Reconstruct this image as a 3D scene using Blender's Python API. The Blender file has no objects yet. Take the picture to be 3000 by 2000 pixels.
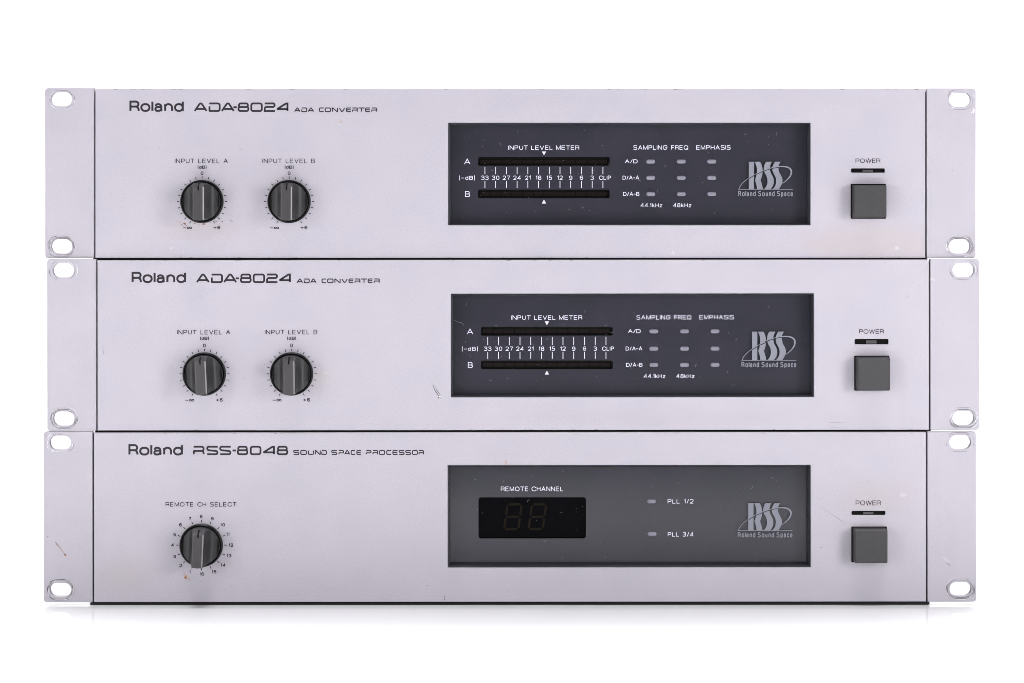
import bpy, bmesh, math, random
from mathutils import Vector, Matrix
from mathutils.geometry import tessellate_polygon

# ------------------------------------------------------------------ camera, world, lamps, exposure
S = 0.4826 / 2733.0            # metres per photo pixel on the plane of the lowest front panel
D = 6100 * S                   # camera distance to that plane
YC = 600.0                     # photo row of the optical axis (the picture is a shifted crop)
scene = bpy.context.scene
COL = scene.collection

cam_d = bpy.data.cameras.new("camera")
cam = bpy.data.objects.new("camera", cam_d)
COL.objects.link(cam)
cam.location = (0, -D, 0)
cam.rotation_euler = (math.radians(90), 0, 0)
cam_d.sensor_fit = 'HORIZONTAL'
cam_d.sensor_width = 36
cam_d.lens = 36 * 6100 / 3000
cam_d.shift_y = -(1000 - YC) / 3000
cam_d.clip_start = 0.01
cam_d.clip_end = 50
scene.camera = cam

world = bpy.data.worlds.new("World")
scene.world = world
world.use_nodes = True
wb = world.node_tree.nodes["Background"]
wb.inputs[0].default_value = (0.93, 0.95, 1.0, 1)
wb.inputs[1].default_value = 0.40

scene.view_settings.view_transform = 'Standard'
scene.view_settings.look = 'None'
scene.view_settings.exposure = 0
scene.view_settings.gamma = 1
scene.view_settings.use_curve_mapping = False
scene.cycles.filter_width = 0.85

FLOOR_Z = (YC - 1771.0) * S


def area_lamp(name, loc, target, sx, sy, power, color=(1, 1, 1)):
    ld = bpy.data.lights.new(name, 'AREA')
    ld.shape = 'RECTANGLE'
    ld.size, ld.size_y = sx, sy
    ld.energy = power
    ld.color = color
    o = bpy.data.objects.new(name, ld)
    o.location = loc
    o.rotation_euler = (Vector(target) - Vector(loc)).to_track_quat('-Z', 'Y').to_euler()
    COL.objects.link(o)
    return o


area_lamp("softbox_right", (1.20, -0.95, 0.16), (0, 0, -0.20), 0.45, 0.6, 16, (1.0, 0.985, 1.0))
area_lamp("softbox_left", (-1.20, -0.95, 0.16), (0, 0, -0.20), 0.45, 0.6, 9.3, (1.0, 0.985, 1.0))
area_lamp("backdrop_fill", (0, 0.95, 1.5), (0, 0.75, FLOOR_Z), 3.2, 1.3, 88)  # added out of view to whiten the backdrop
strip = area_lamp("floor_fill", (0, -0.30, 0.85), (0, -0.30, FLOOR_Z), 2.2, 0.20, 12.5)
strip.data.spread = math.radians(35)          # added lamp, narrowed to brighten the floor before the stack and its bounce


# ------------------------------------------------------------------ materials
def principled(name, base, rough=0.5, metal=0.0, spec=0.5, coat=0.0, coat_rough=0.05):
    m = bpy.data.materials.new(name)
    m.use_nodes = True
    b = m.node_tree.nodes["Principled BSDF"]
    b.inputs["Base Color"].default_value = (*base, 1)
    b.inputs["Roughness"].default_value = rough
    b.inputs["Metallic"].default_value = metal
    b.inputs["Specular IOR Level"].default_value = spec
    b.inputs["Coat Weight"].default_value = coat
    b.inputs["Coat Roughness"].default_value = coat_rough
    return m


def mottle(m, c1, c2, scale, detail=4, bump=0.0, bump_scale=4000, bump_dist=0.00005, lo=0.35, hi=0.65):
    """base colour wanders between two paints, plus a fine grain bump"""
    nt = m.node_tree
    b = nt.nodes["Principled BSDF"]
    tc = nt.nodes.new("ShaderNodeTexCoord")
    n = nt.nodes.new("ShaderNodeTexNoise")
    n.inputs["Scale"].default_value = scale
    n.inputs["Detail"].default_value = detail
    r = nt.nodes.new("ShaderNodeValToRGB")
    r.color_ramp.elements[0].position = lo
    r.color_ramp.elements[1].position = hi
    r.color_ramp.elements[0].color = (*c1, 1)
    r.color_ramp.elements[1].color = (*c2, 1)
    nt.links.new(tc.outputs["Object"], n.inputs["Vector"])
    nt.links.new(n.outputs["Fac"], r.inputs["Fac"])
    nt.links.new(r.outputs["Color"], b.inputs["Base Color"])
    if bump:
        n2 = nt.nodes.new("ShaderNodeTexNoise")
        n2.inputs["Scale"].default_value = bump_scale
        n2.inputs["Detail"].default_value = 2
        bp = nt.nodes.new("ShaderNodeBump")
        bp.inputs["Strength"].default_value = bump
        bp.inputs["Distance"].default_value = bump_dist
        nt.links.new(tc.outputs["Object"], n2.inputs["Vector"])
        nt.links.new(n2.outputs["Fac"], bp.inputs["Height"])
        nt.links.new(bp.outputs["Normal"], b.inputs["Normal"])
    return m


def grain(m, amount, scale=1500):
    """fine powder-coat speckle on top of the base colour"""
    nt = m.node_tree
    b = nt.nodes["Principled BSDF"]
    src = b.inputs["Base Color"].links[0].from_socket
    tc = nt.nodes.new("ShaderNodeTexCoord")
    n = nt.nodes.new("ShaderNodeTexNoise")
    n.inputs["Scale"].default_value = scale
    n.inputs["Detail"].default_value = 3
    n.inputs["Roughness"].default_value = .7
    mr = nt.nodes.new("ShaderNodeMapRange")
    mr.inputs["From Min"].default_value = .25
    mr.inputs["From Max"].default_value = .75
    mr.inputs["To Min"].default_value = 1 - amount
    mr.inputs["To Max"].default_value = 1 + amount
    mx = nt.nodes.new("ShaderNodeVectorMath")
    mx.operation = 'SCALE'
    nt.links.new(tc.outputs["Object"], n.inputs["Vector"])
    nt.links.new(n.outputs["Fac"], mr.inputs["Value"])
    nt.links.new(src, mx.inputs[0])
    nt.links.new(mr.outputs["Result"], mx.inputs["Scale"])
    nt.links.new(mx.outputs["Vector"], b.inputs["Base Color"])
    return m


def stain(m, center, radius, tint, scale=60):
    """a faint handled patch with a ragged outline, tinting the paint"""
    nt = m.node_tree
    b = nt.nodes["Principled BSDF"]
    src = b.inputs["Base Color"].links[0].from_socket
    tc = nt.nodes.new("ShaderNodeTexCoord")
    sub = nt.nodes.new("ShaderNodeVectorMath")
    sub.operation = 'SUBTRACT'
    sub.inputs[1].default_value = center
    div = nt.nodes.new("ShaderNodeVectorMath")
    div.operation = 'DIVIDE'
    div.inputs[1].default_value = radius
    ln = nt.nodes.new("ShaderNodeVectorMath")
    ln.operation = 'LENGTH'
    n = nt.nodes.new("ShaderNodeTexNoise")
    n.inputs["Scale"].default_value = scale
    n.inputs["Detail"].default_value = 5
    add = nt.nodes.new("ShaderNodeMath")
    add.operation = 'ADD'
    mr = nt.nodes.new("ShaderNodeMapRange")
    mr.interpolation_type = 'SMOOTHSTEP'
    mr.inputs["From Min"].default_value = 1.6
    mr.inputs["From Max"].default_value = .75
    mx = nt.nodes.new("ShaderNodeMix")
    mx.data_type = 'RGBA'
    mx.blend_type = 'MULTIPLY'
    L = nt.links.new
    L(tc.outputs["Object"], sub.inputs[0])
    L(tc.outputs["Object"], n.inputs["Vector"])
    L(sub.outputs["Vector"], div.inputs[0])
    L(div.outputs["Vector"], ln.inputs[0])
    L(ln.outputs["Value"], add.inputs[0])
    L(n.outputs["Fac"], add.inputs[1])
    L(add.outputs["Value"], mr.inputs["Value"])
    L(mr.outputs["Result"], mx.inputs["Factor"])
    colin = [k for k in mx.inputs if k.type == 'RGBA']
    colin[1].default_value = (*tint, 1)
    L(src, colin[0])
    L([k for k in mx.outputs if k.type == 'RGBA'][0], b.inputs["Base Color"])
    return m


M = {}
M['paint'] = grain(mottle(principled('grey_paint', (.4, .38, .42), .42, spec=.35), (.350, .332, .375), (.366, .343, .386), 40, 8,
                    bump=.35, bump_scale=2600), .11)
M['ear_paint'] = grain(mottle(principled('ear_paint', (.38, .36, .395), .45, spec=.35), (.343, .325, .365), (.358, .337, .378), 40, 8,
                        bump=.35, bump_scale=2600), .11)
# the three panels have aged differently
M['paint_top'] = stain(stain(M['paint'].copy(), (.185, 0, -.036), (.045, 1, .012), (1.0, .955, .90)), (-.16, 0, -.030), (.03, 1, .006), (.985, .955, .92))
M['paint_middle'] = stain(stain(M['paint'].copy(), (-.10, 0, -.017), (.012, 1, .006), (1.01, 1.0, .95)), (.07, 0, -.037), (.09, 1, .006), (.97, .97, .965))
M['paint_bottom'] = stain(stain(M['paint'].copy(), (.19, 0, .010), (.025, 1, .012), (1.0, .975, .94)), (-.20, 0, -.030), (.02, 1, .014), (.98, .965, .94))
M['ink'] = principled('black_ink', (.012, .009, .014), .5, spec=.3)
M['white_ink'] = principled('white_ink', (.56, .56, .66), .5)
M['black'] = principled('black_chassis', (.006, .006, .007), .6, spec=.2)
M['bezel'] = principled('bezel_plastic', (.020, .021, .026), .32, spec=.4)
M['smoke'] = mottle(principled('smoked_acrylic', (.022, .021, .03), .55, spec=.2, coat=.55, coat_rough=.04), (.0100, .0098, .0180), (.0140, .0132, .0225), 35, 5)
M['slot'] = principled('slot_black', (.001, .001, .001), .5, spec=.1)
M['segment'] = principled('meter_segment', (.0065, .004, .004), .4, spec=.1)
M['digit_pane'] = principled('digit_pane', (.0012, .0012, .002), .3, spec=.03)
M['digit'] = principled('digit_segment', (.012, .010, .0075), .5, spec=.0)
M['led'] = principled('led_lens', (.165, .162, .20), .6, spec=.3)
M['logo'] = principled('logo_silver', (.17, .175, .21), .5, spec=.3)
M['knob'] = mottle(principled('knob_plastic', (.05, .046, .05), .48, spec=.5), (.027, .025, .028), (.032, .029, .032), 500, 3, bump=.2, bump_scale=5000)
M['knob_side'] = principled('knob_flank', (.014, .013, .0145), .56, spec=.5)
M['knob_edge'] = principled('polished_edge', (.05, .047, .05), .28)
M['skirt'] = principled('knob_skirt', (.004, .004, .0045), .4, spec=.25)
M['button'] = mottle(principled('button_plastic', (.075, .07, .073), .5), (.021, .0195, .021), (.026, .0245, .026), 600, 3, bump=.2, bump_scale=5000)
M['lens'] = principled('indicator_lens', (.06, .055, .06), .35)
M['rubber'] = principled('rubber', (.015, .015, .015), .8)
M['rust'] = mottle(principled('rust', (.12, .045, .02), .8), (.09, .03, .016), (.24, .10, .04), 3000, 3)
M['rust_orange'] = mottle(principled('rust_orange', (.35, .17, .06), .8), (.25, .10, .03), (.45, .27, .13), 3000, 3)
M['tan'] = principled('tan_speck', (.36, .26, .18), .7)
M['grime'] = principled('grime', (.16, .15, .17), .7)
M['scuff'] = principled('scuffed_metal', (.20, .19, .205), .5)
M['scuff_dark'] = principled('scuffed_dark', (.075, .07, .078), .5)
M['bare'] = principled('bare_metal', (.62, .61, .63), .4, metal=.3)
M['pale'] = principled('pale_blotch', (.40, .38, .405), .6)
M['dust'] = principled('dust', (.13, .13, .15), .9)
M['backdrop'] = principled('white_sweep', (.66, .66, .665), .10, spec=.5)


# ------------------------------------------------------------------ object helpers
def link(name, bm, mats, parent=None, smooth=False):
    me = bpy.data.meshes.new(name)
    bm.to_mesh(me)
    bm.free()
    for m in mats:
        me.materials.append(m)
    o = bpy.data.objects.new(name, me)
    COL.objects.link(o)
    if parent:
        o.parent = parent
    if smooth:
        for p in me.polygons:
            p.use_smooth = True
    return o


def rrect(x0, x1, z0, z1, r=0.0, n=6, only=None):
    """loop function: inset -> ccw points of a (rounded) rectangle in x,z. only = corners that are rounded (bl, br, tr, tl)"""
    def f(i):
        a0, a1, b0, b1 = x0 + i, x1 - i, z0 + i, z1 - i
        pts = []
        for k, (cx, cz, sx, sz, ang) in enumerate(((a0, b0, 1, 1, 180), (a1, b0, -1, 1, 270), (a1, b1, -1, -1, 0), (a0, b1, 1, -1, 90))):
            rr = r - i if (only is None or only[k]) else 0
            if r <= 0 or rr <= 1e-7:
                pts.append((cx, cz))
                continue
            for j in range(n + 1):
                t = math.radians(ang + 90 * j / n)
                pts.append((cx + sx * rr + rr * math.cos(t), cz + sz * rr + rr * math.sin(t)))
        return pts
    return f


def circle(cx, cz, r, n=64):
    return lambda i: [(cx + (r - i) * math.cos(2 * math.pi * k / n), cz + (r - i) * math.sin(2 * math.pi * k / n)) for k in range(n)]


def prism(bm, outer, y0, y1, ch=0.0, holes=(), mat=0):
    """solid with its front at y0 and its back at y1, chamfered front edges, through holes"""
    loops = [(outer, 1)] + [(h, -1) for h in holes]
    rings = []
    for f, s in loops:
        lv = [[bm.verts.new((x, y0, z)) for x, z in f(ch * s)]]
        if ch:
            lv.append([bm.verts.new((x, y0 + ch, z)) for x, z in f(0)])
        lv.append([bm.verts.new((x, y1, z)) for x, z in f(0)])
        rings.append(lv)
        for a, b in zip(lv, lv[1:]):
            n = len(a)
            for k in range(n):
                fc = bm.faces.new((a[k], a[(k + 1) % n], b[(k + 1) % n], b[k]))
                fc.material_index = mat
    for lev in (0, -1):
        polys = [[Vector((v.co.x, v.co.z, 0)) for v in lv[lev]] for lv in rings]
        vs = [v for lv in rings for v in lv[lev]]
        for t in tessellate_polygon(polys):
            try:
                fc = bm.faces.new([vs[k] for k in t])
                fc.material_index = mat
            except ValueError:
                pass
    bmesh.ops.recalc_face_normals(bm, faces=bm.faces)


def flat(bm, pts, y, mat=0):
    """flat filled polygon facing the front (-y)"""
    vs = [bm.verts.new((x, y, z)) for x, z in pts]
    for t in tessellate_polygon([[Vector((x, z, 0)) for x, z in pts]]):
        f = bm.faces.new([vs[k] for k in t])
        f.normal_update()
        if f.normal.y > 0:
            f.normal_flip()
        f.material_index = mat


def ribbon(bm, pts, w, y, closed=False, mat=0, cap=0.0):
    """stroke of width w (number or list) along x,z points, mitred, facing the front"""
    q = [pts[0]]
    ws = [w] * len(pts) if not isinstance(w, (list, tuple)) else list(w)
    wq = [ws[0]]
    for p, ww in zip(pts[1:], ws[1:]):
        if math.hypot(p[0] - q[-1][0], p[1] - q[-1][1]) > 1e-7:
            q.append(p)
            wq.append(ww)
    if closed and math.hypot(q[0][0] - q[-1][0], q[0][1] - q[-1][1]) < 1e-7:
        q.pop()
        wq.pop()
    n = len(q)
    if n < 2:
        return
    dirs = []
    for k in range(n if closed else n - 1):
        a, b = q[k], q[(k + 1) % n]
        l = math.hypot(b[0] - a[0], b[1] - a[1])
        dirs.append(((b[0] - a[0]) / l, (b[1] - a[1]) / l))
    L, R = [], []
    for k in range(n):
        if closed:
            d0, d1 = dirs[k - 1], dirs[k]
        else:
            d0, d1 = dirs[max(k - 1, 0)], dirs[min(k, n - 2)]
        nx, nz = -(d0[1] + d1[1]), d0[0] + d1[0]
        l = math.hypot(nx, nz) or 1
        nx, nz = nx / l, nz / l
        c = max(.35, nx * -d0[1] + nz * d0[0])
        h = wq[k] / 2 / c
        x, z = q[k]
        if cap and not closed and k == 0:
            x, z = x - d0[0] * cap, z - d0[1] * cap
        if cap and not closed and k == n - 1:
            x, z = x + d1[0] * cap, z + d1[1] * cap
        L.append(bm.verts.new((x + nx * h, y, z + nz * h)))
        R.append(bm.verts.new((x - nx * h, y, z - nz * h)))
    for k in range(n if closed else n - 1):
        j = (k + 1) % n
        f = bm.faces.new((L[k], R[k], R[j], L[j]))
        f.normal_update()
        if f.normal.y > 0:
            f.normal_flip()
        f.material_index = mat


def roundpoly(pts, closed=False, n=6):
    """pts (x, z, radius): polyline with its corners rounded"""
    out = []
    m = len(pts)
    for k, p in enumerate(pts):
        r = p[2] if len(p) > 2 else 0
        if r <= 0 or (not closed and k in (0, m - 1)):
            out.append((p[0], p[1]))
            continue
        a, b = pts[k - 1], pts[(k + 1) % m]
        ux, uz = a[0] - p[0], a[1] - p[1]
        vx, vz = b[0] - p[0], b[1] - p[1]
        lu, lv = math.hypot(ux, uz), math.hypot(vx, vz)
        t = min(r, lu * .5 if (closed or k > 1) and len(a) > 2 and a[2] > 0 else lu,
                lv * .5 if (closed or k < m - 2) and len(b) > 2 and b[2] > 0 else lv)
        A = (p[0] + ux / lu * t, p[1] + uz / lu * t)
        B = (p[0] + vx / lv * t, p[1] + vz / lv * t)
        for j in range(n + 1):
            s = j / n
            # rational quadratic: a true quarter circle at a right angle
            w = .7071
            d = (1 - s) ** 2 + 2 * w * s * (1 - s) + s * s
            out.append((((1 - s) ** 2 * A[0] + 2 * w * s * (1 - s) * p[0] + s * s * B[0]) / d,
                        ((1 - s) ** 2 * A[1] + 2 * w * s * (1 - s) * p[1] + s * s * B[1]) / d))
    return out


# ------------------------------------------------------------------ stroke lettering: glyph = (width, [(closed, [(x, z, corner radius)...])])
G = {
    'A': (.98, [(0, [(0, 0), (.5, 1), (1, 0)]), (0, [(.2, .36), (.8, .36)])]),
    'B': (.86, [(0, [(0, .52), (0, 0), (1, 0, .28), (1, .52, .28), (0, .52)]), (0, [(0, .52), (0, 1), (.94, 1, .26), (.94, .52, .26), (.5, .52)])]),
    'C': (.98, [(0, [(1, .74), (1, 1, .5), (0, 1, .5), (0, 0, .5), (1, 0, .5), (1, .28)])]),
    'D': (.92, [(1, [(0, 0), (0, 1), (1, 1, .5), (1, 0, .5)])]),
    'E': (.80, [(0, [(1, 1), (0, 1), (0, 0), (1, 0)]), (0, [(0, .52), (.92, .52)])]),
    'F': (.74, [(0, [(1, 1), (0, 1), (0, 0)]), (0, [(0, .5), (.9, .5)])]),
    'G': (1.02, [(0, [(1, .76), (1, 1, .5), (0, 1, .5), (0, 0, .5), (.98, 0, .4), (.98, .47), (.55, .47)])]),
    'H': (.86, [(0, [(0, 0), (0, 1)]), (0, [(1, 0), (1, 1)]), (0, [(0, .52), (1, .52)])]),
    'I': (.06, [(0, [(.5, 0), (.5, 1)])]),
    'L': (.70, [(0, [(0, 1), (0, 0), (1, 0)])]),
    'M': (1.0, [(0, [(0, 0), (0, 1), (.5, .05), (1, 1), (1, 0)])]),
    'N': (.88, [(0, [(0, 0), (0, 1), (1, 0), (1, 1)])]),
    'O': (1.06, [(1, [(0, 0, .5), (0, 1, .5), (1, 1, .5), (1, 0, .5)])]),
    'P': (.82, [(0, [(0, 0), (0, 1), (1, 1, .3), (1, .44, .3), (0, .44)])]),
    'Q': (1.08, [(1, [(0, 0, .5), (0, 1, .5), (1, 1, .5), (1, 0, .5)]), (0, [(.62, .26), (1.02, -.02)])]),
    'R': (.86, [(0, [(0, 0), (0, 1), (1, 1, .28), (1, .47, .28), (0, .47)]), (0, [(.55, .47), (.94, .45, .16), (.96, .2), (1, 0)])]),
    'S': (.88, [(0, [(.94, .83), (.94, 1, .3), (.03, 1, .3), (.03, .53, .25), (1, .51, .26), (1, 0, .3), (0, 0, .3), (0, .17)])]),
    'T': (.84, [(0, [(0, 1), (1, 1)]), (0, [(.5, 1), (.5, 0)])]),
    'U': (.86, [(0, [(0, 1), (0, 0, .5), (1, 0, .5), (1, 1)])]),
    'V': (.94, [(0, [(0, 1), (.5, 0), (1, 1)])]),
    'W': (1.3, [(0, [(0, 1), (.27, 0), (.5, 1), (.73, 0), (1, 1)])]),
    'k': (.62, [(0, [(0, 0), (0, 1)]), (0, [(.92, .7), (0, .28)]), (0, [(.32, .42), (1, 0)])]),
    'z': (.62, [(0, [(0, .68), (1, .68), (0, 0), (1, 0)])]),
    'R*': (.80, [(0, [(0, 0), (0, 1), (.93, 1, .3), (.93, .46, .3), (0, .46)]), (0, [(.5, .46), (.90, .44, .2), (.93, .2), (1, 0)])]),
    'o': (.76, [(1, [(0, 0, .5), (0, .72, .5), (1, .72, .5), (1, 0, .5)])]),
    'l': (.06, [(0, [(.5, 0), (.5, 1)])]),
    'a': (.66, [(0, [(.05, .5), (.05, .72, .22), (.88, .72, .3), (.88, .06, .1), (1, 0)]), (0, [(.88, .46), (.8, .42, .05), (0, .40, .2), (0, 0, .22), (.88, 0, .3), (.88, .3)])]),
    'n': (.66, [(0, [(0, 0), (0, .72)]), (0, [(0, .4), (0, .72, .34), (1, .72, .34), (1, 0)])]),
    'd': (.72, [(0, [(1, 1), (1, 0)]), (1, [(0, 0, .4), (0, .72, .4), (1, .72, .4), (1, 0, .4)])]),
    'u': (.62, [(0, [(0, .72), (0, 0, .34), (1, 0, .34), (1, .4)]), (0, [(1, .72), (1, 0)])]),
    'p': (.66, [(0, [(0, .72), (0, -.26)]), (1, [(0, 0, .36), (0, .72, .36), (1, .72, .36), (1, 0, .36)])]),
    'c': (.62, [(0, [(1, .50), (1, .72, .36), (0, .72, .36), (0, 0, .36), (1, 0, .36), (1, .22)])]),
    'e': (.64, [(0, [(0, .38), (1, .38), (1, .72, .36), (0, .72, .36), (0, 0, .36), (1, 0, .36), (1, .2)])]),
    '0': (.78, [(1, [(0, 0, .45), (0, 1, .45), (1, 1, .45), (1, 0, .45)])]),
    '1': (.34, [(0, [(0, .74), (.95, 1), (.95, 0)])]),
    '2': (.78, [(0, [(.02, .76), (.02, 1, .33), (.97, 1, .33), (.97, .52, .22), (0, .05), (0, 0), (1, 0)])]),
    '3': (.78, [(0, [(.02, .84), (.02, 1, .3), (.95, 1, .3), (.95, .53, .25), (.35, .53)]), (0, [(.35, .53), (1, .53, .26), (1, 0, .3), (0, 0, .3), (0, .18)])]),
    '4': (.84, [(0, [(.76, 0), (.76, 1), (0, .26), (1, .26)])]),
    '5': (.78, [(0, [(.92, 1), (.12, 1), (.05, .48), (.18, .62, .1), (1, .62, .3), (1, 0, .32), (0, 0, .32), (0, .16)])]),
    '6': (.78, [(0, [(.95, .85), (.95, 1, .3), (0, 1, .42), (0, 0, .35), (1, 0, .32), (1, .6, .3), (0, .6, .3), (0, .3)])]),
    '7': (.76, [(0, [(0, 1), (1, 1), (.35, 0)])]),
    '8': (.78, [(1, [(.05, .53, .24), (.05, 1, .28), (.95, 1, .28), (.95, .53, .24)]), (1, [(0, 0, .28), (0, .53, .26), (1, .53, .26), (1, 0, .28)])]),
    '9': (.78, [(0, [(.05, .15), (.05, 0, .3), (1, 0, .42), (1, 1, .35), (0, 1, .32), (0, .4, .3), (1, .4, .3), (1, .7)])]),
    '.': (.08, [(0, [(.5, 0), (.5, .1)])]),
    '/': (.52, [(0, [(0, -.05), (1, 1.05)])]),
    '-': (.50, [(0, [(0, .45), (1, .45)])]),
    '~': (.72, [(0, [(0, .45), (1, .45)])]),
    '+': (.78, [(0, [(0, .45), (1, .45)]), (0, [(.5, .9), (.5, 0)])]),
    '(': (.24, [(0, [(1, 1.2), (.2, .9, .3), (.2, 0, .3), (1, -.25)])]),
    ')': (.24, [(0, [(0, 1.2), (.8, .9, .3), (.8, 0, .3), (0, -.25)])]),
    '@': (1.15, [(0, [(.5, .42), (.34, .18, .1), (0, .12, .25), (0, .76, .25), (.34, .70, .1), (.66, .18, .1), (1, .12, .25), (1, .76, .25), (.66, .70, .1), (.5, .42)])]),
    # square display letters of the model names
    'A#': (1.3, [(0, [(0, 0), (.44, 1, .12), (.58, 1, .12), (1, 0)]), (0, [(.18, .27), (.84, .27)])]),
    'D#': (1.3, [(0, [(0, 1), (1, 1, .2), (1, 0, .2), (.02, 0, .05), (.02, .62)])]),
    'R#': (1.2, [(0, [(0, 1), (.97, 1, .2), (.97, .44, .2), (.02, .44, .05), (.02, 0)]), (0, [(.6, .44), (.92, .42, .1), (1, 0)])]),
    'S#': (1.3, [(0, [(1, 1), (0, 1, .18), (0, .55, .18), (.97, .42, .18), (.97, 0, .18), (0, 0)])]),
    'O#': (1.3, [(1, [(0, 0, .2), (0, 1, .2), (1, 1, .2), (1, 0, .2)])]),
    'C#': (1.2, [(0, [(1, 1), (0, 1, .2), (0, 0, .2), (1, 0)])]),
    'E#': (1.2, [(0, [(1, 1), (0, 1, .2), (0, 0, .2), (1, 0)]), (0, [(0, .52), (.95, .52)])]),
    'N#': (1.2, [(0, [(0, 0), (0, 1, .05), (.1, 1, .1), (.9, 0, .1), (1, 0, .05), (1, 1)])]),
    'V#': (1.3, [(0, [(0, 1), (.46, 0, .1), (.56, 0, .1), (1, 1)])]),
    'T#': (1.3, [(0, [(0, 1), (1, 1)]), (0, [(.5, 1), (.5, 0)])]),
    'U#': (1.2, [(0, [(0, 1), (0, 0, .2), (1, 0, .2), (1, 1)])]),
    'P#': (1.2, [(0, [(0, 1), (1, 1, .2), (1, .4, .2), (.02, .4, .05), (.02, 0)])]),
    '8#': (1.3, [(1, [(.05, .53, .15), (.05, 1, .2), (.95, 1, .2), (.95, .53, .15)]), (1, [(0, 0, .2), (0, .53, .15), (1, .53, .15), (1, 0, .2)])]),
    '0#': (1.3, [(1, [(0, 0, .2), (0, 1, .2), (1, 1, .2), (1, 0, .2)])]),
    '2#': (1.3, [(0, [(0, 1), (.96, 1, .2), (.96, .54, .2), (0, .54, .2), (0, 0), (1, 0)])]),
    '4#': (1.4, [(0, [(.93, 0), (.93, 1), (.80, 1, .1), (.0, .27, .1), (.05, .25), (1, .25)])]),
    '-#': (.4, [(0, [(0, .5), (1, .5)])]),
}


FULL = {'-#', '-', '~', '+', 'T', 'T#'}          # glyphs whose bars run the full width


class Sheet:
    """lays lettering and marks, given in photo pixels, on one plane of a unit; becomes one mesh"""
    def __init__(self, unit, e, lift=.00004):
        self.u, self.e, self.y = unit, e, e - lift
        self.bm = bmesh.new()
        self.n = 0

    def p(self, x, y):
        return self.u.at(x, y, self.e)

    def stroke(self, pts, w, closed=False, mat=0):
        q = [self.p(*a) for a in pts]
        ws = [a * S for a in w] if isinstance(w, (list, tuple)) else w * S
        ribbon(self.bm, q, ws, self.y - (self.n % 24) * 1.5e-6, closed, mat)
        self.n += 1

    def poly(self, pts, mat=0):
        flat(self.bm, [self.p(*a) for a in pts], self.y - (self.n % 24) * 1.5e-6, mat)
        self.n += 1

    def glyph(self, g, x0, x1, top, base, w):
        h = base - top
        wd = x1 - x0
        i = w / 2
        ix = 0 if g in FULL else i
        a0, a1, t, b = x0 + ix, x1 - ix, top + i, base - i
        if a1 < a0:
            a0 = a1 = (x0 + x1) / 2
        for closed, pts in G[g][1]:
            q = [((a0 + p[0] * (a1 - a0)), b - p[1] * (b - t), (p[2] if len(p) > 2 else 0) * h) for p in pts]
            self.stroke(roundpoly(q, bool(closed)), w, bool(closed))

    def text(self, s, x0, x1, top, base, w, gap=.2, space=.62, suffix=''):
        """fit a string between x0 and x1"""
        h = base - top
        toks = []
        for ch in s:
            k = ch + suffix if ch + suffix in G else ch
            toks.append(k)
        nat = 0
        for i, k in enumerate(toks):
            nat += space if k == ' ' else G[k][0]
            if i < len(toks) - 1 and k != ' ' and toks[i + 1] != ' ':
                nat += gap
        k_ = (x1 - x0) / nat
        x = x0
        for i, k in enumerate(toks):
            if k == ' ':
                x += space * k_
                continue
            wd = G[k][0] * k_
            self.glyph(k, x, x + wd, top, base, w)
            x += wd
            if i < len(toks) - 1 and toks[i + 1] != ' ':
                x += gap * k_

    def ctext(self, s, cx, top, base, w, asp=.95, gap=.2):
        h = base - top
        nat = sum(G[k][0] for k in s) + gap * (len(s) - 1)
        self.text(s, cx - nat * h * asp / 2, cx + nat * h * asp / 2, top, base, w, gap)

    def title(self, spec, top, base, w):
        for g, a, b in spec:
            self.glyph(g, a, b, top, base, w)

    def blob(self, x, y, rx, ry, mat, seed, n=11, ang=0):
        r = random.Random(seed)
        pts = []
        for k in range(n):
            t = 2 * math.pi * k / n
            q = r.uniform(.6, 1.15)
            a, b = rx * q * math.cos(t), ry * q * math.sin(t)
            pts.append((x + a * math.cos(ang) - b * math.sin(ang), y + a * math.sin(ang) + b * math.cos(ang)))
        self.poly(pts, mat)

    def merge(self, part, mats):
        """marks become part of the painted surface's own mesh"""
        off = len(part.data.materials)
        for f in self.bm.faces:
            f.material_index += off
        self.bm.from_mesh(part.data)
        self.bm.to_mesh(part.data)
        self.bm.free()
        for m in mats:
            part.data.materials.append(m)

    def done(self, name, mats, parent):
        return link(name, self.bm, mats, parent)


class Unit:
    """one rack unit: root Empty at the middle of its panel's front plane; photo pixels -> local metres"""
    def __init__(self, name, cx, cy, d, roll=0.0):
        self.cx, self.cy, self.d, self.roll = cx, cy, d, roll
        k = (D + d) / D
        self.o = (S * (cx - 1500) * k, S * (YC - cy) * k)
        self.root = bpy.data.objects.new(name, None)
        self.root.empty_display_size = .05
        COL.objects.link(self.root)
        self.root.location = (self.o[0], d, self.o[1])
        self.root.rotation_euler = (0, -roll, 0)

    def at(self, x, y, e=0.0):
        k = (D + self.d + e) / D
        y = y + self.roll * (x - self.cx)
        return (S * (x - 1500) * k - self.o[0], S * (YC - y) * k - self.o[1])

    def rect(self, x0, y0, x1, y1, e=0.0, r=0.0, only=None):
        a = self.at(x0, y1, e)
        b = self.at(x1, y0, e)
        xm = self.at(x0, y0, e)
        # ignore the roll inside small rectangles
        return rrect(a[0], b[0], a[1] if not self.roll else (a[1] + self.at(x1, y1, e)[1]) / 2,
                     b[1] if not self.roll else (b[1] + xm[1]) / 2, r * S, 6, only)


PANEL_T = .003
EAR_E = .0006           # the ears stand a little behind the front panel
WIN_E = .0064           # depth of the display window behind the panel front


def slot(u, x0, y0, x1, y1, e):
    return u.rect(x0, y0, x1, y1, e, (y1 - y0) / 2 - .01)


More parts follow.
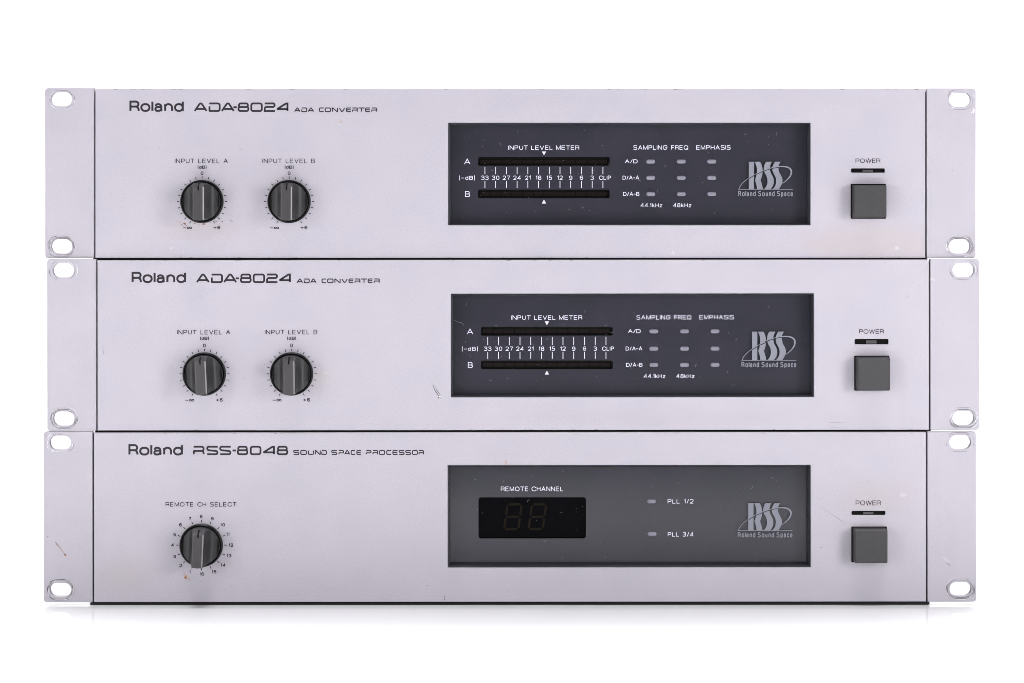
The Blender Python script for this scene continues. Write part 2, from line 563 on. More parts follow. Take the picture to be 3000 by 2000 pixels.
def build_body(u, px, paint, shadow_strip=False):
    """chassis, ears, front panel with its openings, bezel. px: dict of photo pixel positions"""
    root = u.root
    # ears with two slotted holes each
    ears = []
    for side in ('l', 'r'):
        x0, y0, x1, y1 = px['ear_' + side]
        bm = bmesh.new()
        only = (1, 0, 0, 1) if side == 'l' else (0, 1, 1, 0)
        prism(bm, u.rect(x0, y0, x1, y1, EAR_E, 9, only), EAR_E, EAR_E + .0032, .00022,
              [slot(u, *h, EAR_E) for h in px['holes_' + side]])
        ears.append(link('rack_ear', bm, [M['ear_paint']], root))
    # front panel
    w = px['window']
    ind = px['indicator']
    bm = bmesh.new()
    prism(bm, u.rect(*px['panel']), 0, PANEL_T, .00022,
          [u.rect(w[0] - .6, w[1] - .6, w[2] + .6, w[3] + .6), u.rect(*ind, 0, 3.5)])
    panel = link('front_panel', bm, [M[paint]], root)
    # chassis: open frame behind the panel, closed box behind that
    a = u.at(px['panel'][0] - 12, u.cy)[0]
    b = u.at(px['panel'][2] + 11, u.cy)[0]
    lo, hi = -258.2 * S, 241.5 * S
    bm = bmesh.new()
    prism(bm, rrect(a, b, lo, hi), .0041, .0140, 0, [u.rect(w[0] - 14, w[1] - 14, w[2] + 14, w[3] + 14)])
    prism(bm, rrect(a, b, lo, hi), .0142, .3600)
    if shadow_strip:     # added black strip standing in for the contact shadow below the lowest panel
        prism(bm, rrect(a, b, lo, -251.0 * S), .0006, .0039, .0002)
    ch = link('chassis', bm, [M['black']], root)
    # bezel ring: lip, inward chamfer, wall down to the window
    bm = bmesh.new()
    f = u.rect(*w)
    px1 = S
    levels = [(0, .0066), (0, .0002), (.6 * px1, .0001), (1.4 * px1, .0001), (4.4 * px1, .0011), (4.8 * px1, .0013), (4.8 * px1, .0066)]
    prev = None
    first = None
    for i, y in levels:
        cur = [bm.verts.new((x, y, z)) for x, z in f(i)]
        if prev:
            for k in range(4):
                bm.faces.new((prev[k], prev[(k + 1) % 4], cur[(k + 1) % 4], cur[k]))
        else:
            first = cur
        prev = cur
    for k in range(4):
        bm.faces.new((prev[k], prev[(k + 1) % 4], first[(k + 1) % 4], first[k]))
    bmesh.ops.recalc_face_normals(bm, faces=bm.faces)
    link('window_bezel', bm, [M['bezel']], root)
    return panel, ears


def build_window(u, px, holes, seed):
    w = px['window']
    bm = bmesh.new()
    prism(bm, u.rect(w[0] + 1, w[1] + 1, w[2] - 1, w[3] - 1), WIN_E + .0003, WIN_E + .0020, 0, holes)
    r = random.Random(seed)
    # dust and fine hairs lying on the acrylic
    for k in range(75):
        x, y = r.uniform(w[0] + 12, w[2] - 12), r.uniform(w[1] + 12, w[3] - 12)
        q = u.at(x, y, WIN_E)
        y_ = WIN_E + .0003 - .00003
        if r.random() < .88:
            s = r.uniform(.5, 1.25) * S
            flat(bm, [(q[0] + s * math.cos(t) * r.uniform(.6, 1.2), q[1] + s * math.sin(t) * r.uniform(.6, 1.2)) for t in (0, 1.2, 2.5, 3.8, 5)], y_, 1)
        else:
            a = r.uniform(0, 6.28)
            pts = []
            for j in range(5):
                pts.append((q[0] + j * 2.2 * S * math.cos(a), q[1] + j * 2.2 * S * math.sin(a)))
                a += r.uniform(-.5, .5)
            ribbon(bm, pts, r.uniform(.5, .9) * S, y_, mat=1)
    return link('display_window', bm, [M['smoke'], M['dust']], u.root)


def build_meter(u, win, x0, y0, x1, y1, segs):
    """bar meter sunk in its slot: dark trough with twelve dull segments"""
    bm = bmesh.new()
    e = WIN_E + .0026
    prism(bm, u.rect(x0 - 4, y0 - 4, x1 + 4, y1 + 4, e), e, e + .003)
    for a, b, c, d in segs:
        prism(bm, u.rect(a, b, c, d, e), e - .0004, e - .00003, .00012, mat=1)
    return link('level_meter', bm, [M['slot'], M['segment']], win)


def dome_bm(rx, rz, h, n=10):
    """soft-edged lozenge lens bulging to the front"""
    bm = bmesh.new()
    rings = []
    prof = [(1.0, 0.0), (.93, .35), (.8, .65), (.6, .86), (.35, .97)]
    for s, y in prof:
        f = rrect(-rx + rz * (1 - s), rx - rz * (1 - s), -rz * s, rz * s, rz * s * .96, n)
        rings.append([bm.verts.new((x, -y * h, z)) for x, z in f(0)])
    for a, b in zip(rings, rings[1:]):
        m = len(a)
        for k in range(m):
            bm.faces.new((a[k], a[(k + 1) % m], b[(k + 1) % m], b[k]))
    bm.faces.new(rings[-1])
    bmesh.ops.recalc_face_normals(bm, faces=bm.faces)
    for f in bm.faces:
        f.normal_update()
    if rings[-1][0].link_faces[-1].normal.y > 0:
        pass
    return bm


LED_MESH = None


def build_led(u, win, x, y):
    global LED_MESH
    q = u.at(x, y, WIN_E)
    if LED_MESH is None:
        o = link('indicator_light', dome_bm(13.2 * S, 6.2 * S, .0006), [M['led']], win, smooth=True)
        LED_MESH = o.data
    else:
        o = bpy.data.objects.new('indicator_light', LED_MESH)
        COL.objects.link(o)
        o.parent = win
    o.location = (q[0], WIN_E + .00028, q[1])
    return o


LB = [[(848, 315), (985, 315), (985, 1045), (848, 1045)],
      [(1000, 315), (1030, 370), (1050, 430), (1063, 490), (1067, 560), (1058, 640), (1037, 725), (1010, 800), (1035, 870), (1056, 950), (1070, 1045),
       (1225, 1045), (1207, 960), (1186, 880), (1160, 800), (1188, 725), (1208, 645), (1215, 560), (1209, 480), (1190, 400), (1148, 315)],
      [(1310, 315), (1278, 360), (1255, 420), (1243, 490), (1250, 555), (1278, 625), (1315, 690), (1338, 755), (1347, 835), (1338, 900), (1315, 960), (1287, 1005), (1250, 1045),
       (1420, 1045), (1455, 1005), (1485, 955), (1505, 895), (1512, 830), (1502, 755), (1472, 685), (1432, 612), (1410, 545), (1406, 475), (1422, 395), (1460, 315)],
      [(1545, 315), (1510, 365), (1484, 425), (1472, 490), (1479, 555), (1506, 625), (1545, 690), (1570, 755), (1578, 835), (1568, 900), (1546, 960), (1518, 1005), (1480, 1045),
       (1640, 1045), (1682, 985), (1715, 925), (1738, 865), (1742, 805), (1730, 742), (1698, 672), (1658, 602), (1637, 535), (1632, 465), (1648, 390), (1690, 315)]]
SW = [(585, 1045), (605, 990), (640, 928), (690, 870), (740, 826), (850, 742), (985, 660), (1100, 604), (1220, 553), (1310, 520), (1400, 490), (1480, 470),
      (1560, 454), (1640, 444), (1700, 440), (1760, 440), (1830, 448), (1890, 465), (1940, 497), (1970, 540), (1978, 590), (1968, 645), (1945, 695), (1905, 748),
      (1850, 805), (1795, 850), (1740, 890)]
SWW = [16, 16, 16, 15, 15, 15, 15, 15, 16, 17, 18, 20, 22, 25, 28, 31, 34, 38, 42, 44, 43, 38, 33, 28, 22, 18, 14]


def build_logo(u, win, dx, dy):
    """silver letter-wave emblem standing just off the window, with its line of lettering"""
    e = WIN_E - .0010
    k = 1 / 9.046

    def f(p):
        return u.at(2100 + p[0] * k + dx, 440 + p[1] * k + dy, e)
    bm = bmesh.new()
    for b in LB:
        pts = [f(p) for p in b]
        prism(bm, (lambda q: (lambda i: q))(pts), e, e + .00035)
    ribbon(bm, [f((p[0], p[1] + 20)) for p in SW[5:18]], 20 * k * S, e - .00003, mat=1)
    ribbon(bm, [f(p) for p in SW], [w * k * S for w in SWW], e - .00006)
    ribbon(bm, [f((562, 1047)), f((2015, 1047))], 13 * k * S, e - .00008)
    lg = link('logo', bm, [M['logo'], M['smoke']], win)
    sh = Sheet(u, e)
    T = 440 + 1088 * k + dy
    B = 440 + 1230 * k + dy
    X = lambda v: 2100 + v * k + dx
    for word, a, b in (('Roland', 565, 1033), ('Sound', 1095, 1533), ('Space', 1593, 2015)):
        sh.text(word, X(a), X(b), T, B, 2.5, gap=.26)
    sh.done('logo_lettering', [M['logo']], win)


def build_knob(u, cx, cy, lean):
    """round knob with a raised grip bar between two scooped flanks; part at its own axis"""
    R, RB, H = 63.3 * S, 55.5 * S, .0136
    # body: height field over a disc
    hb = 16.2 * S
    xs = []
    n = 26
    prof = []
    floor_h = .0030

    def height(x):
        a = abs(x)
        cw = 3.4 * S
        if a <= hb - cw:
            return H
        if a <= hb:
            return H - .62 * (a - hb + cw)
        t = (a - hb) / (RB - hb)
        tm, hmin = .80, .0034
        # scooped flank: steep under the bar, a hollow, then turning up to the rim
        if t < tm:
            return hmin + (H - .0004 - hmin) * ((tm - t) / tm) ** 4
        return hmin + .0014 * ((t - tm) / (1 - tm)) ** 2
    pos = [0, hb - 3.4 * S, hb, hb + .8 * S]
    for j in range(1, 22):
        pos.append(hb + .8 * S + (RB - hb - .8 * S) * j / 21)
    pos[-1] = RB * .9995
    xs = sorted([-p for p in pos if p > 0] + pos)
    rows = 28
    bm = bmesh.new()
    grid = []
    for x in xs:
        zl = math.sqrt(max(RB * RB - x * x, 1e-12))
        col = []
        for j in range(rows + 1):
            s = -math.cos(math.pi * j / rows)
            z = zl * s
            h = height(x)
            # the pointer end of the grip slopes off towards the rim
            top = RB - 11 * S
            if z > top:
                h = min(h, H - (z - top) / (11 * S) * .0040)
            col.append(bm.verts.new((x, -h, z)))
        grid.append(col)
    for a, b in zip(grid, grid[1:]):
        for j in range(rows):
            f = bm.faces.new((a[j], b[j], b[j + 1], a[j + 1]))
            f.smooth = True
            xm = abs(a[0].co.x + b[0].co.x) / 2
            f.material_index = 1 if hb - 3.5 * S < xm < hb else (0 if xm < hb else 2)
    # side wall down to the skirt
    edge = [c[0] for c in grid] + [v for v in grid[-1][1:]] + [c[-1] for c in reversed(grid[:-1])] + [v for v in reversed(grid[0][1:-1])]
    low = [bm.verts.new((v.co.x, -.0012, v.co.z)) for v in edge]
    m = len(edge)
    for k in range(m):
        try:
            bm.faces.new((edge[k], edge[(k + 1) % m], low[(k + 1) % m], low[k]))
        except ValueError:
            pass
    bmesh.ops.recalc_face_normals(bm, faces=bm.faces)
    q = u.at(cx, cy, 0)
    kn = link('control_knob', bm, [M['knob'], M['knob_edge'], M['knob_side']], u.root)
    me = kn.data
    # crisp edges along the grip bar and the rim
    bm2 = bmesh.new()
    bm2.from_mesh(me)
    for e in bm2.edges:
        if len(e.link_faces) == 2 and e.calc_face_angle(0) > math.radians(17):
            e.smooth = False
    bm2.to_mesh(me)
    bm2.free()
    kn.location = (q[0], 0, q[1])
    kn.rotation_euler = (0, math.radians(lean), 0)
    bm = bmesh.new()
    prism(bm, circle(0, 0, R), -.0022, -.00005, .0007, [circle(0, 0, RB * 1.004)])
    link('knob_skirt', bm, [M['skirt']], kn)
    bm = bmesh.new()
    # pointer groove painted black along the top of the grip
    z1, z0 = RB - 8 * S, RB - 22 * S
    wv = 2.1 * S
    for (za, zb) in ((z0, RB - 11 * S), (RB - 11 * S, RB - 2 * S)):
        def yy(z):
            t = RB - 11 * S
            return -(H - max(0, (z - t)) / (11 * S) * .0040) - .00005
        vs = [bm.verts.new((x, yy(z), z)) for x, z in ((-wv, za), (wv, za), (wv, zb), (-wv, zb))]
        f = bm.faces.new(vs)
        f.normal_update()
        if f.normal.y > 0:
            f.normal_flip()
    link('pointer', bm, [M['slot']], kn)
    return kn


def build_button(u, x0, y0, x1, y1):
    """square push button in its dark well"""
    q = u.at((x0 + x1) / 2, (y0 + y1) / 2, 0)
    w, h = (x1 - x0) / 2 * S, (y1 - y0) / 2 * S
    bm = bmesh.new()
    prism(bm, rrect(-w + 4.5 * S, w - 4.5 * S, -h + 4 * S, h - 4 * S, 2.5 * S, 3), -.0068, -.0001, .0004)
    b = link('power_button', bm, [M['button']], u.root)
    b.location = (q[0], 0, q[1])
    bm = bmesh.new()
    prism(bm, rrect(-w, w, -h, h, 2 * S, 3), -.00025, -.00004, 0, [rrect(-w + 3.8 * S, w - 3.8 * S, -h + 3.3 * S, h - 3.3 * S, 2.5 * S, 3)])
    link('button_collar', bm, [M['slot']], b)
    return b


def build_indicator(u, ind):
    """slim black slot with its small lamp window"""
    x0, y0, x1, y1 = ind
    bm = bmesh.new()
    prism(bm, u.rect(x0 - 3, y0 - 3, x1 + 3, y1 + 3), .0012, .0038)
    o = link('power_indicator', bm, [M['slot']], u.root)
    bm = bmesh.new()
    xm = (x0 + x1) / 2
    prism(bm, u.rect(xm - 15, y0 + 4, xm + 15, y1 - 2.2), .0006, .00115, .0001)
    link('indicator_lens', bm, [M['lens']], o)


def hole_scuffs(sh, x0, y0, x1, y1, seed, amount):
    """screw-washer scratches round a mounting slot"""
    r = random.Random(seed)
    cy = (y0 + y1) / 2
    rad = (y1 - y0) / 2
    ca, cb = x0 + rad, x1 - rad

    def pt(t, o):
        c, s = math.cos(t), math.sin(t)
        base = cb if c > 0 else ca
        xx = base + (rad + o) * c
        return (xx + (0 if abs(c) > .05 else 0), cy - (rad + o) * s)
    for k in range(amount):
        t0 = r.uniform(0, 6.28)
        ln = r.uniform(.3, 1.5)
        o = r.uniform(2.2, 10.5)
        do = r.uniform(-2.5, 2.5)
        n = 12
        pts, ws = [], []
        for j in range(n + 1):
            s = j / n
            pts.append(pt(t0 + ln * s, max(2.2, o + do * s + r.uniform(-.4, .4))))
            ws.append(.2 + r.uniform(.5, 2.0) * math.sin(math.pi * s))
        sh.stroke(pts, ws, mat=r.choice((0, 0, 1, 1, 2, 3)))


def panel_specks(sh, seed, n, box):
    r = random.Random(seed)
    for k in range(n):
        x, y = r.uniform(box[0], box[2]), r.uniform(box[1], box[3])
        s = r.uniform(.5, 1.3)
        sh.blob(x, y, s * r.uniform(.8, 1.6), s, r.choice((0, 0, 1, 3)), seed * 100 + k, 6, r.uniform(0, 3))


def edge_chips(sh, seed, y, x0, x1, n):
    r = random.Random(seed)
    for k in range(n):
        x = r.uniform(x0, x1)
        l = r.uniform(3, 16)
        sh.stroke([(x, y), (x + l * .5, y + r.uniform(-.8, .8)), (x + l, y)], [.4, r.uniform(.8, 2), .4], mat=r.choice((0, 1, 1, 3)))


WEAR = ['scuff', 'scuff_dark', 'bare', 'grime', 'rust', 'rust_orange', 'tan', 'pale']
WM = None


def wear(u, panel, e=0.0):
    return Sheet(u, e, .00003)


# ------------------------------------------------------------------ the white sweep everything stands on
bm = bmesh.new()
prof = [(-3.2, 0.0), (-1.5, 0.0), (0, 0), (1.1, 0)]
for k in range(1, 13):
    t = math.pi / 2 * k / 12
    prof.append((1.1 + .5 * math.sin(t), .5 - .5 * math.cos(t)))
prof.append((1.6, 2.4))
vs = [[bm.verts.new((x, y, z)) for y, z in prof] for x in (-3.0, 3.0)]
for k in range(len(prof) - 1):
    bm.faces.new((vs[0][k], vs[1][k], vs[1][k + 1], vs[0][k + 1]))
bmesh.ops.recalc_face_normals(bm, faces=bm.faces)
sweep = link('backdrop', bm, [M['backdrop']], smooth=True)
sweep.location = (0, 0, FLOOR_Z)
sweep['kind'] = 'structure'
sweep['label'] = 'seamless white glossy sweep the stacked rack units stand on'
sweep['category'] = 'backdrop'


def sheet_mats():
    return [M[k] for k in WEAR]


# ------------------------------------------------------------------ the two-knob converters
PX1 = {
    'ear_l': (132, 258.7, 275.4, 757.9), 'ear_r': (2715.2, 260.0, 2858.7, 757.6),
    'holes_l': [(148.5, 271, 210.5, 312.5), (149.5, 702, 211, 743.5)],
    'holes_r': [(2780.5, 272, 2844.5, 313.5), (2780, 702, 2843.5, 743.5)],
    'panel': (279.4, 261.8, 2710.8, 756.8),
    'window': (1313.5, 361, 2374, 660),
    'indicator': (2493.6, 494.2, 2592.8, 506.8),
}


def build_converter(name, cx, cy, d, roll, leans, paint):
    u = Unit(name, cx, cy, d, roll)
    # geometry is laid out with the first unit's measured pixels
    ref = Unit.__new__(Unit)
    ref.cx, ref.cy, ref.d, ref.roll = 1495.4, 508.4, D1, 0
    k = (D + D1) / D
    ref.o = (S * (1495.4 - 1500) * k, S * (YC - 508.4) * k)
    ref.root = u.root
    r = ref
    panel, ears = build_body(r, PX1, paint)
    segs = {}
    holes, meters = [], []
    for y0, y1, s0, s1 in ((461, 486.4, 468.4, 481), (556.3, 581.7, 563, 575.6)):
        holes.append(r.rect(1400.5, y0, 1786.4, y1, WIN_E, 5))
        meters.append((1400.5, y0, 1786.4, y1, [(1406.5 + 31.2 * i, s0, 1406.5 + 31.2 * i + 29.6, s1) for i in range(12)]))
    win = build_window(r, PX1, holes, int(cy))
    for m in meters:
        build_meter(r, win, *m)
    for x in (1906.3, 1996, 2085.3):
        for y in (473.9, 521.8, 569.5):
            build_led(r, win, x, y)
    build_logo(r, win, 0, 0)
    sh = Sheet(r, WIN_E + .0003)
    W = 1.7
    sh.text('INPUT LEVEL METER', 1489.8, 1697, 427.2, 440.2, W, space=.75)
    sh.poly([(1587.4, 444.8), (1600, 444.8), (1593.7, 456.2)])
    sh.poly([(1587.4, 597.2), (1600, 597.2), (1593.7, 585.8)])
    sh.text('A', 1359.5, 1378.2, 466, 483, 2.2)
    sh.text('B', 1362.4, 1376.8, 561, 578, 2.2)
    sh.text('(~dB)', 1344.8, 1391.7, 516.3, 527.8, W, gap=.24)
    for i, t in enumerate(('33', '30', '27', '24', '21', '18', '15', '12', '9', '6', '3', 'CLIP')):
        x = 1420.7 + 31.42 * i
        sh.stroke([(x, 490), (x, 511.4)], 1.9)
        sh.stroke([(x, 531), (x, 552)], 1.9)
        if t == 'CLIP':
            sh.text(t, 1755.2, 1790, 515.6, 527.8, W)
        else:
            sh.ctext(t, x, 515.6, 527.8, W, asp=1.0)
    sh.text('SAMPLING', 1855.4, 1955, 426.6, 439.8, W)
    sh.text('FREQ', 1966.3, 2016.3, 426.6, 439.8, W)
    sh.text('EMPHASIS', 2039.8, 2140.6, 426.3, 439.5, W)
    sh.text('A/D', 1830.6, 1868, 467.9, 479.3, W, gap=.14)
    sh.text('D/A-A', 1824, 1872.7, 515.8, 527.3, W, gap=.14)
    sh.text('D/A-B', 1825.5, 1873.2, 563.5, 575, W, gap=.14)
    sh.text('44.1kHz', 1876.5, 1939.8, 596.2, 608, W)
    sh.text('48kHz', 1972, 2025, 596.2, 608, W)
    sh.done('display_lettering', [M['white_ink']], win)
    # black printing on the panel
    sh = Sheet(r, 0)
    k = 1 / 4.704
    X = lambda v: 360 + v * k
    sh.title([('R*', X(90), X(237)), ('o', X(240), X(381)), ('l', X(394), X(420)), ('a', X(434), X(556)), ('n', X(569), X(692)), ('d', X(705), X(840))],
             295.6, 328.8, 6.1)
    sh.title([('A#', X(977), X(1166)), ('D#', X(1178), X(1347)), ('A#', X(1351), X(1541)), ('-#', X(1524), X(1569)), ('8#', X(1581), X(1742)),
              ('0#', X(1757), X(1927)), ('2#', X(1942), X(2110)), ('4#', X(2116), X(2292))], 301.3, 329, 5.5)
    k2 = 1 / 8.4
    X2 = lambda v: 840 + v * k2
    sh.title([(g, X2(a), X2(b)) for g, a, b in (('A#', 182, 341), ('D#', 357, 506), ('A#', 516, 673), ('C#', 796, 924), ('O#', 934, 1090), ('N#', 1110, 1264), ('V#', 1282, 1440),
              ('E#', 1458, 1592), ('R#', 1604, 1755), ('T#', 1763, 1917), ('E#', 1928, 2062), ('R#', 2078, 2232))], 315.8, 329.6, 3.1)
    sh.done('title_lettering', [M['ink']], panel)
    for cxk, a, b, ch in ((592.2, 512.7, 667.9, 'A'), (847.3, 769.3, 922.6, 'B')):
        sh = Sheet(r, 0)
        sh.text('INPUT LEVEL ' + ch, a, b, 465.8, 479.1, 2.0, space=.85)
        sh.text('(dB)', cxk - 13, cxk + 13, 485.9, 495.3, 2.1, gap=.12)
        sh.ctext('0', cxk - .3, 503.2, 513.5, 2.1, asp=1.0)
        for i in range(-10, 11):
            t = math.radians(15 * i)
            sh.stroke([(cxk + rr * math.sin(t), 591.4 - rr * math.cos(t)) for rr in (66.8, 73.6)], 2.3)
        sh.text('~@', cxk - 56, cxk - 30, 662.6, 673.5, 2.2, gap=.16)
        sh.text('+6', cxk + 33.2, cxk + 53.4, 662.6, 672.8, 2.2)
        sh.done('dial_lettering', [M['ink']], panel)
    sh = Sheet(r, 0)
    sh.text('POWER', 2506.4, 2579.2, 465.4, 478.6, 2.0, gap=.1)
    sh.done('power_lettering', [M['ink']], panel)
    for cxk, ln in zip((592.2, 847.3), leans):
        build_knob(r, cxk, 591.4, ln)
    build_indicator(r, PX1['indicator'])
    build_button(r, 2491.9, 539.6, 2595.2, 642)
    return u, r, panel, ears, win


D1, D2 = .0030, .0010
u1, r1, panel1, ears1, win1 = build_converter('rack_converter', 1495.4, 508.4, D1, 0.0, (0.0, .3), 'paint_top')
u2, r2, panel2, ears2, win2 = build_converter('rack_converter', 1503.9, 1009.4, D2, .0008, (-2.6, -.6), 'paint_middle')
for o, lab in ((u1.root, 'topmost grey rack converter, its left knob spotted with brown rust underneath'),
               (u2.root, 'middle grey rack converter with a bright gouge left of its dark window')):
    o['label'] = lab
    o['category'] = 'rack unit'
    o['group'] = 'two-knob converters in the stack'

# ------------------------------------------------------------------ the processor at the bottom
u3 = Unit('rack_processor', 1494.2, 1512.4, 0.0, .0008)
PX3 = {
    'ear_l': (127.8, 1262.6, 270.9, 1762.6), 'ear_r': (2717.4, 1262, 2860.5, 1761),
    'holes_l': [(145.5, 1274.5, 207.5, 1316.1), (145.5, 1705.5, 207.5, 1746.1)],
    'holes_r': [(2782, 1273.5, 2845, 1314), (2782, 1703.5, 2846, 1744)],
    'panel': (275.2, 1265, 2713, 1761.4),
    'window': (1312.2, 1361.3, 2374.6, 1660),
    'indicator': (2495, 1495, 2594, 1507.2),
}
panel3, ears3 = build_body(u3, PX3, 'paint_bottom', True)
pane_box = (1401.8, 1455.2, 1716.8, 1576)
win3 = build_window(u3, PX3, [u3.rect(*pane_box, WIN_E, 8)], 3)
bm = bmesh.new()
e = WIN_E + .0009
prism(bm, u3.rect(pane_box[0] - 5, pane_box[1] - 5, pane_box[2] + 5, pane_box[3] + 5, e), e + .0012, e + .004)
disp = link('digit_display', bm, [M['digit_pane']], win3)
for dx in (0, 71.6):
    bm = bmesh.new()
    ee = e + .0011
    tl, tr, bl, br = (1486.5, 1527), (0, 0), (1476.5, 1519.5), (0, 0)

    def dp(s, t):
        # s across, t down (0..1) in the leaning digit cell
        return u3.at(1487 + dx - 10.2 * t + s * 41.5, 1475.5 + 73 * t, ee)
    for a, b, ht in (((.06, 0), (.94, 0), 1), ((.06, .5), (.94, .5), 1), ((.06, 1), (.94, 1), 1),
                     ((0, .045), (0, .455), 0), ((1, .045), (1, .455), 0), ((0, .545), (0, .955), 0), ((1, .545), (1, .955), 0)):
        pa, pb = dp(*a), dp(*b)
        m1 = (pa[0] * .93 + pb[0] * .07, pa[1] * .93 + pb[1] * .07)
        m2 = (pa[0] * .07 + pb[0] * .93, pa[1] * .07 + pb[1] * .93)
        ribbon(bm, [pa, m1, m2, pb], [1 * S, 6.4 * S, 6.4 * S, 1 * S], ee)
    link('seven_segment_digit', bm, [M['digit']], disp)
build_led(u3, win3, 1909.2, 1467)
build_led(u3, win3, 1910.2, 1563)
build_logo(u3, win3, -1.4, 996.6)
sh = Sheet(u3, WIN_E + .0003)
sh.text('REMOTE CHANNEL', 1467.3, 1650, 1423.6, 1437, 1.7, space=.75)
sh.done('display_lettering', [M['white_ink']], win3)
sh = Sheet(u3, WIN_E + .0003)
sh.text('PLL 1/2', 1956, 2032, 1460, 1473.2, 1.8, space=.9)
sh.done('indicator_lettering', [M['white_ink']], win3)
sh = Sheet(u3, WIN_E + .0003)
sh.text('PLL 3/4', 1956.3, 2032, 1556.8, 1570, 1.8, space=.9)
sh.done('indicator_lettering', [M['white_ink']], win3)
sh = Sheet(u3, 0)
k = 1 / 2.502
X = lambda v: 340 + v * k
sh.title([('R*', X(91), X(167)), ('o', X(170), X(246)), ('l', X(252), X(266)), ('a', X(274), X(339)), ('n', X(346), X(411)), ('d', X(418), X(491))], 1299.2, 1332.6, 6.1)
sh.title([('R#', X(562), X(651)), ('S#', X(662), X(753)), ('S#', X(757), X(848)), ('-#', X(854), X(879)), ('8#', X(886), X(969)), ('0#', X(981), X(1066)),
          ('4#', X(1076), X(1170)), ('8#', X(1178), X(1262))], 1304, 1331.6, 5.5)
sh.title([(g, X(a), X(b)) for g, a, b in (
    ('S#', 1298, 1346), ('O#', 1351, 1399), ('U#', 1407, 1451), ('N#', 1457, 1501), ('D#', 1504, 1546),
    ('S#', 1577, 1623), ('P#', 1630, 1672), ('A#', 1672, 1717), ('C#', 1720, 1757), ('E#', 1762, 1799),
    ('P#', 1831, 1873), ('R#', 1879, 1923), ('O#', 1927, 1973), ('C#', 1981, 2022), ('E#', 2026, 2068), ('S#', 2072, 2117), ('S#', 2120, 2165),
    ('O#', 2169, 2213), ('R#', 2217, 2259))], 1316.4, 1330.8, 3.1)
sh.done('title_lettering', [M['ink']], panel3)
sh = Sheet(u3, 0)
sh.text('REMOTE CH SELECT', 485, 692.7, 1469, 1482.2, 2.0, space=.85)
KX, KY = 590, 1595
for i in range(16):
    t = math.radians(22.5 * i)
    sh.stroke([(KX + rr * math.sin(t), KY - rr * math.cos(t)) for rr in (66.8, 74.4)], 2.4)
for s, x, y in (('8', 725, 398), ('9', 908, 432), ('10', 1078, 535), ('11', 1163, 692), ('12', 1213, 868), ('13', 1183, 1040), ('14', 1085, 1197), ('15', 936, 1305),
                ('16', 733, 1342), ('1', 540, 1305), ('2', 388, 1203), ('3', 288, 1055), ('4', 255, 868), ('5', 290, 695), ('6', 385, 535), ('7', 540, 437)):
    sh.ctext(s, 460 + x / 5.6, 1440 + y / 5.6 - 5, 1440 + y / 5.6 + 5, 2.1, asp=1.02)
sh.done('dial_lettering', [M['ink']], panel3)
sh = Sheet(u3, 0)
sh.text('POWER', 2506.8, 2580.4, 1464.2, 1478.4, 2.0, gap=.1)
sh.done('power_lettering', [M['ink']], panel3)
build_knob(u3, KX, KY, 2.6)
build_indicator(u3, PX3['indicator'])
build_button(u3, 2494, 1540.5, 2598, 1645)
u3.root['label'] = 'lowest grey rack processor with one numbered knob and an unlit two-digit display'
u3.root['category'] = 'rack unit'

# ------------------------------------------------------------------ wear, one sheet of marks per panel or ear
# materials of a sheet: 0 scuff, 1 scuff dark, 2 bare, 3 grime, 4 rust, 5 orange rust, 6 tan, 7 pale
def ear_marks(u, ears, px, seed, extra=()):
    for side, ear in zip('lr', ears):
        sh = Sheet(u, EAR_E, .00003)
        for j, h in enumerate(px['holes_' + side]):
            hole_scuffs(sh, *h, seed * 10 + j + (5 if side == 'r' else 0), (9, 38)[j])
        b = px['ear_' + side]
        panel_specks(sh, seed + ord(side), 7, (b[0] + 8, b[1] + 8, b[2] - 8, b[3] - 8))
        for f in extra:
            if f[0] == side:
                f[1](sh)
        sh.merge(ear, sheet_mats())


ear_marks(r1, ears1, PX1, 11, [('r', lambda s: (s.blob(2852, 326, 3.2, 7, 2, 5), s.blob(2846, 331, 2, 2.4, 2, 6)))])
ear_marks(r2, ears2, PX1, 12, [('r', lambda s: s.blob(2722, 320, 10, 4, 7, 8))])


def scratch3(s):
    s.stroke([(162, 1585), (168, 1594), (175, 1602), (182, 1611), (190, 1623)], [2.5, 5, 3, 2.2, 3], mat=3)
    s.stroke([(165, 1587), (171, 1597), (179, 1606), (187, 1618)], [1, 2, 1.4, 1.5], mat=6)
    s.blob(191, 1624, 4, 3.4, 4, 31)
    s.blob(140, 1570, 1.8, 2, 4, 32)


ear_marks(u3, ears3, PX3, 13, [('l', scratch3), ('r', lambda s: (s.blob(2772, 1638, 20, 3, 7, 9, ang=.5), s.blob(2780, 1652, 9, 2, 0, 10, ang=.6)))])

# top unit: rust under the left knob
sh = Sheet(r1, 0, .00003)
sh.blob(541, 656, 4.2, 3.2, 4, 1)
for k, (x, y, a) in enumerate(((528, 654, .7), (533, 660, .6), (537, 663, .4), (545, 661, .8), (524, 651, .3))):
    sh.blob(x, y, 5, 1.1, 4 if k % 2 else 6, 40 + k, ang=a)
sh.blob(597, 657.5, 5, 2.4, 4, 2)
for k, (x, y) in enumerate(((571, 656), (577, 658), (584, 660), (590, 660), (617, 652), (626, 651), (634, 649.5))):
    sh.blob(x, y, 3.4, .9, 6 if k % 2 else 4, 60 + k)
sh.blob(651, 650, 3, 1.8, 4, 3)
sh.stroke([(674, 649), (678, 646.5), (681, 650), (677, 652)], 1.1, mat=3)
sh.blob(999, 358, 3, 4, 6, 77)
sh.blob(999, 364, 2, 2, 7, 78)
sh.blob(2630, 586, 1.2, 1.4, 0, 79)
sh.stroke([(2598.5, 592), (2600.5, 595), (2598.5, 598)], 1.2, mat=6)
sh.blob(1972, 743, 7, 6, 7, 80)
sh.blob(2628, 728, 8, 6, 7, 81)
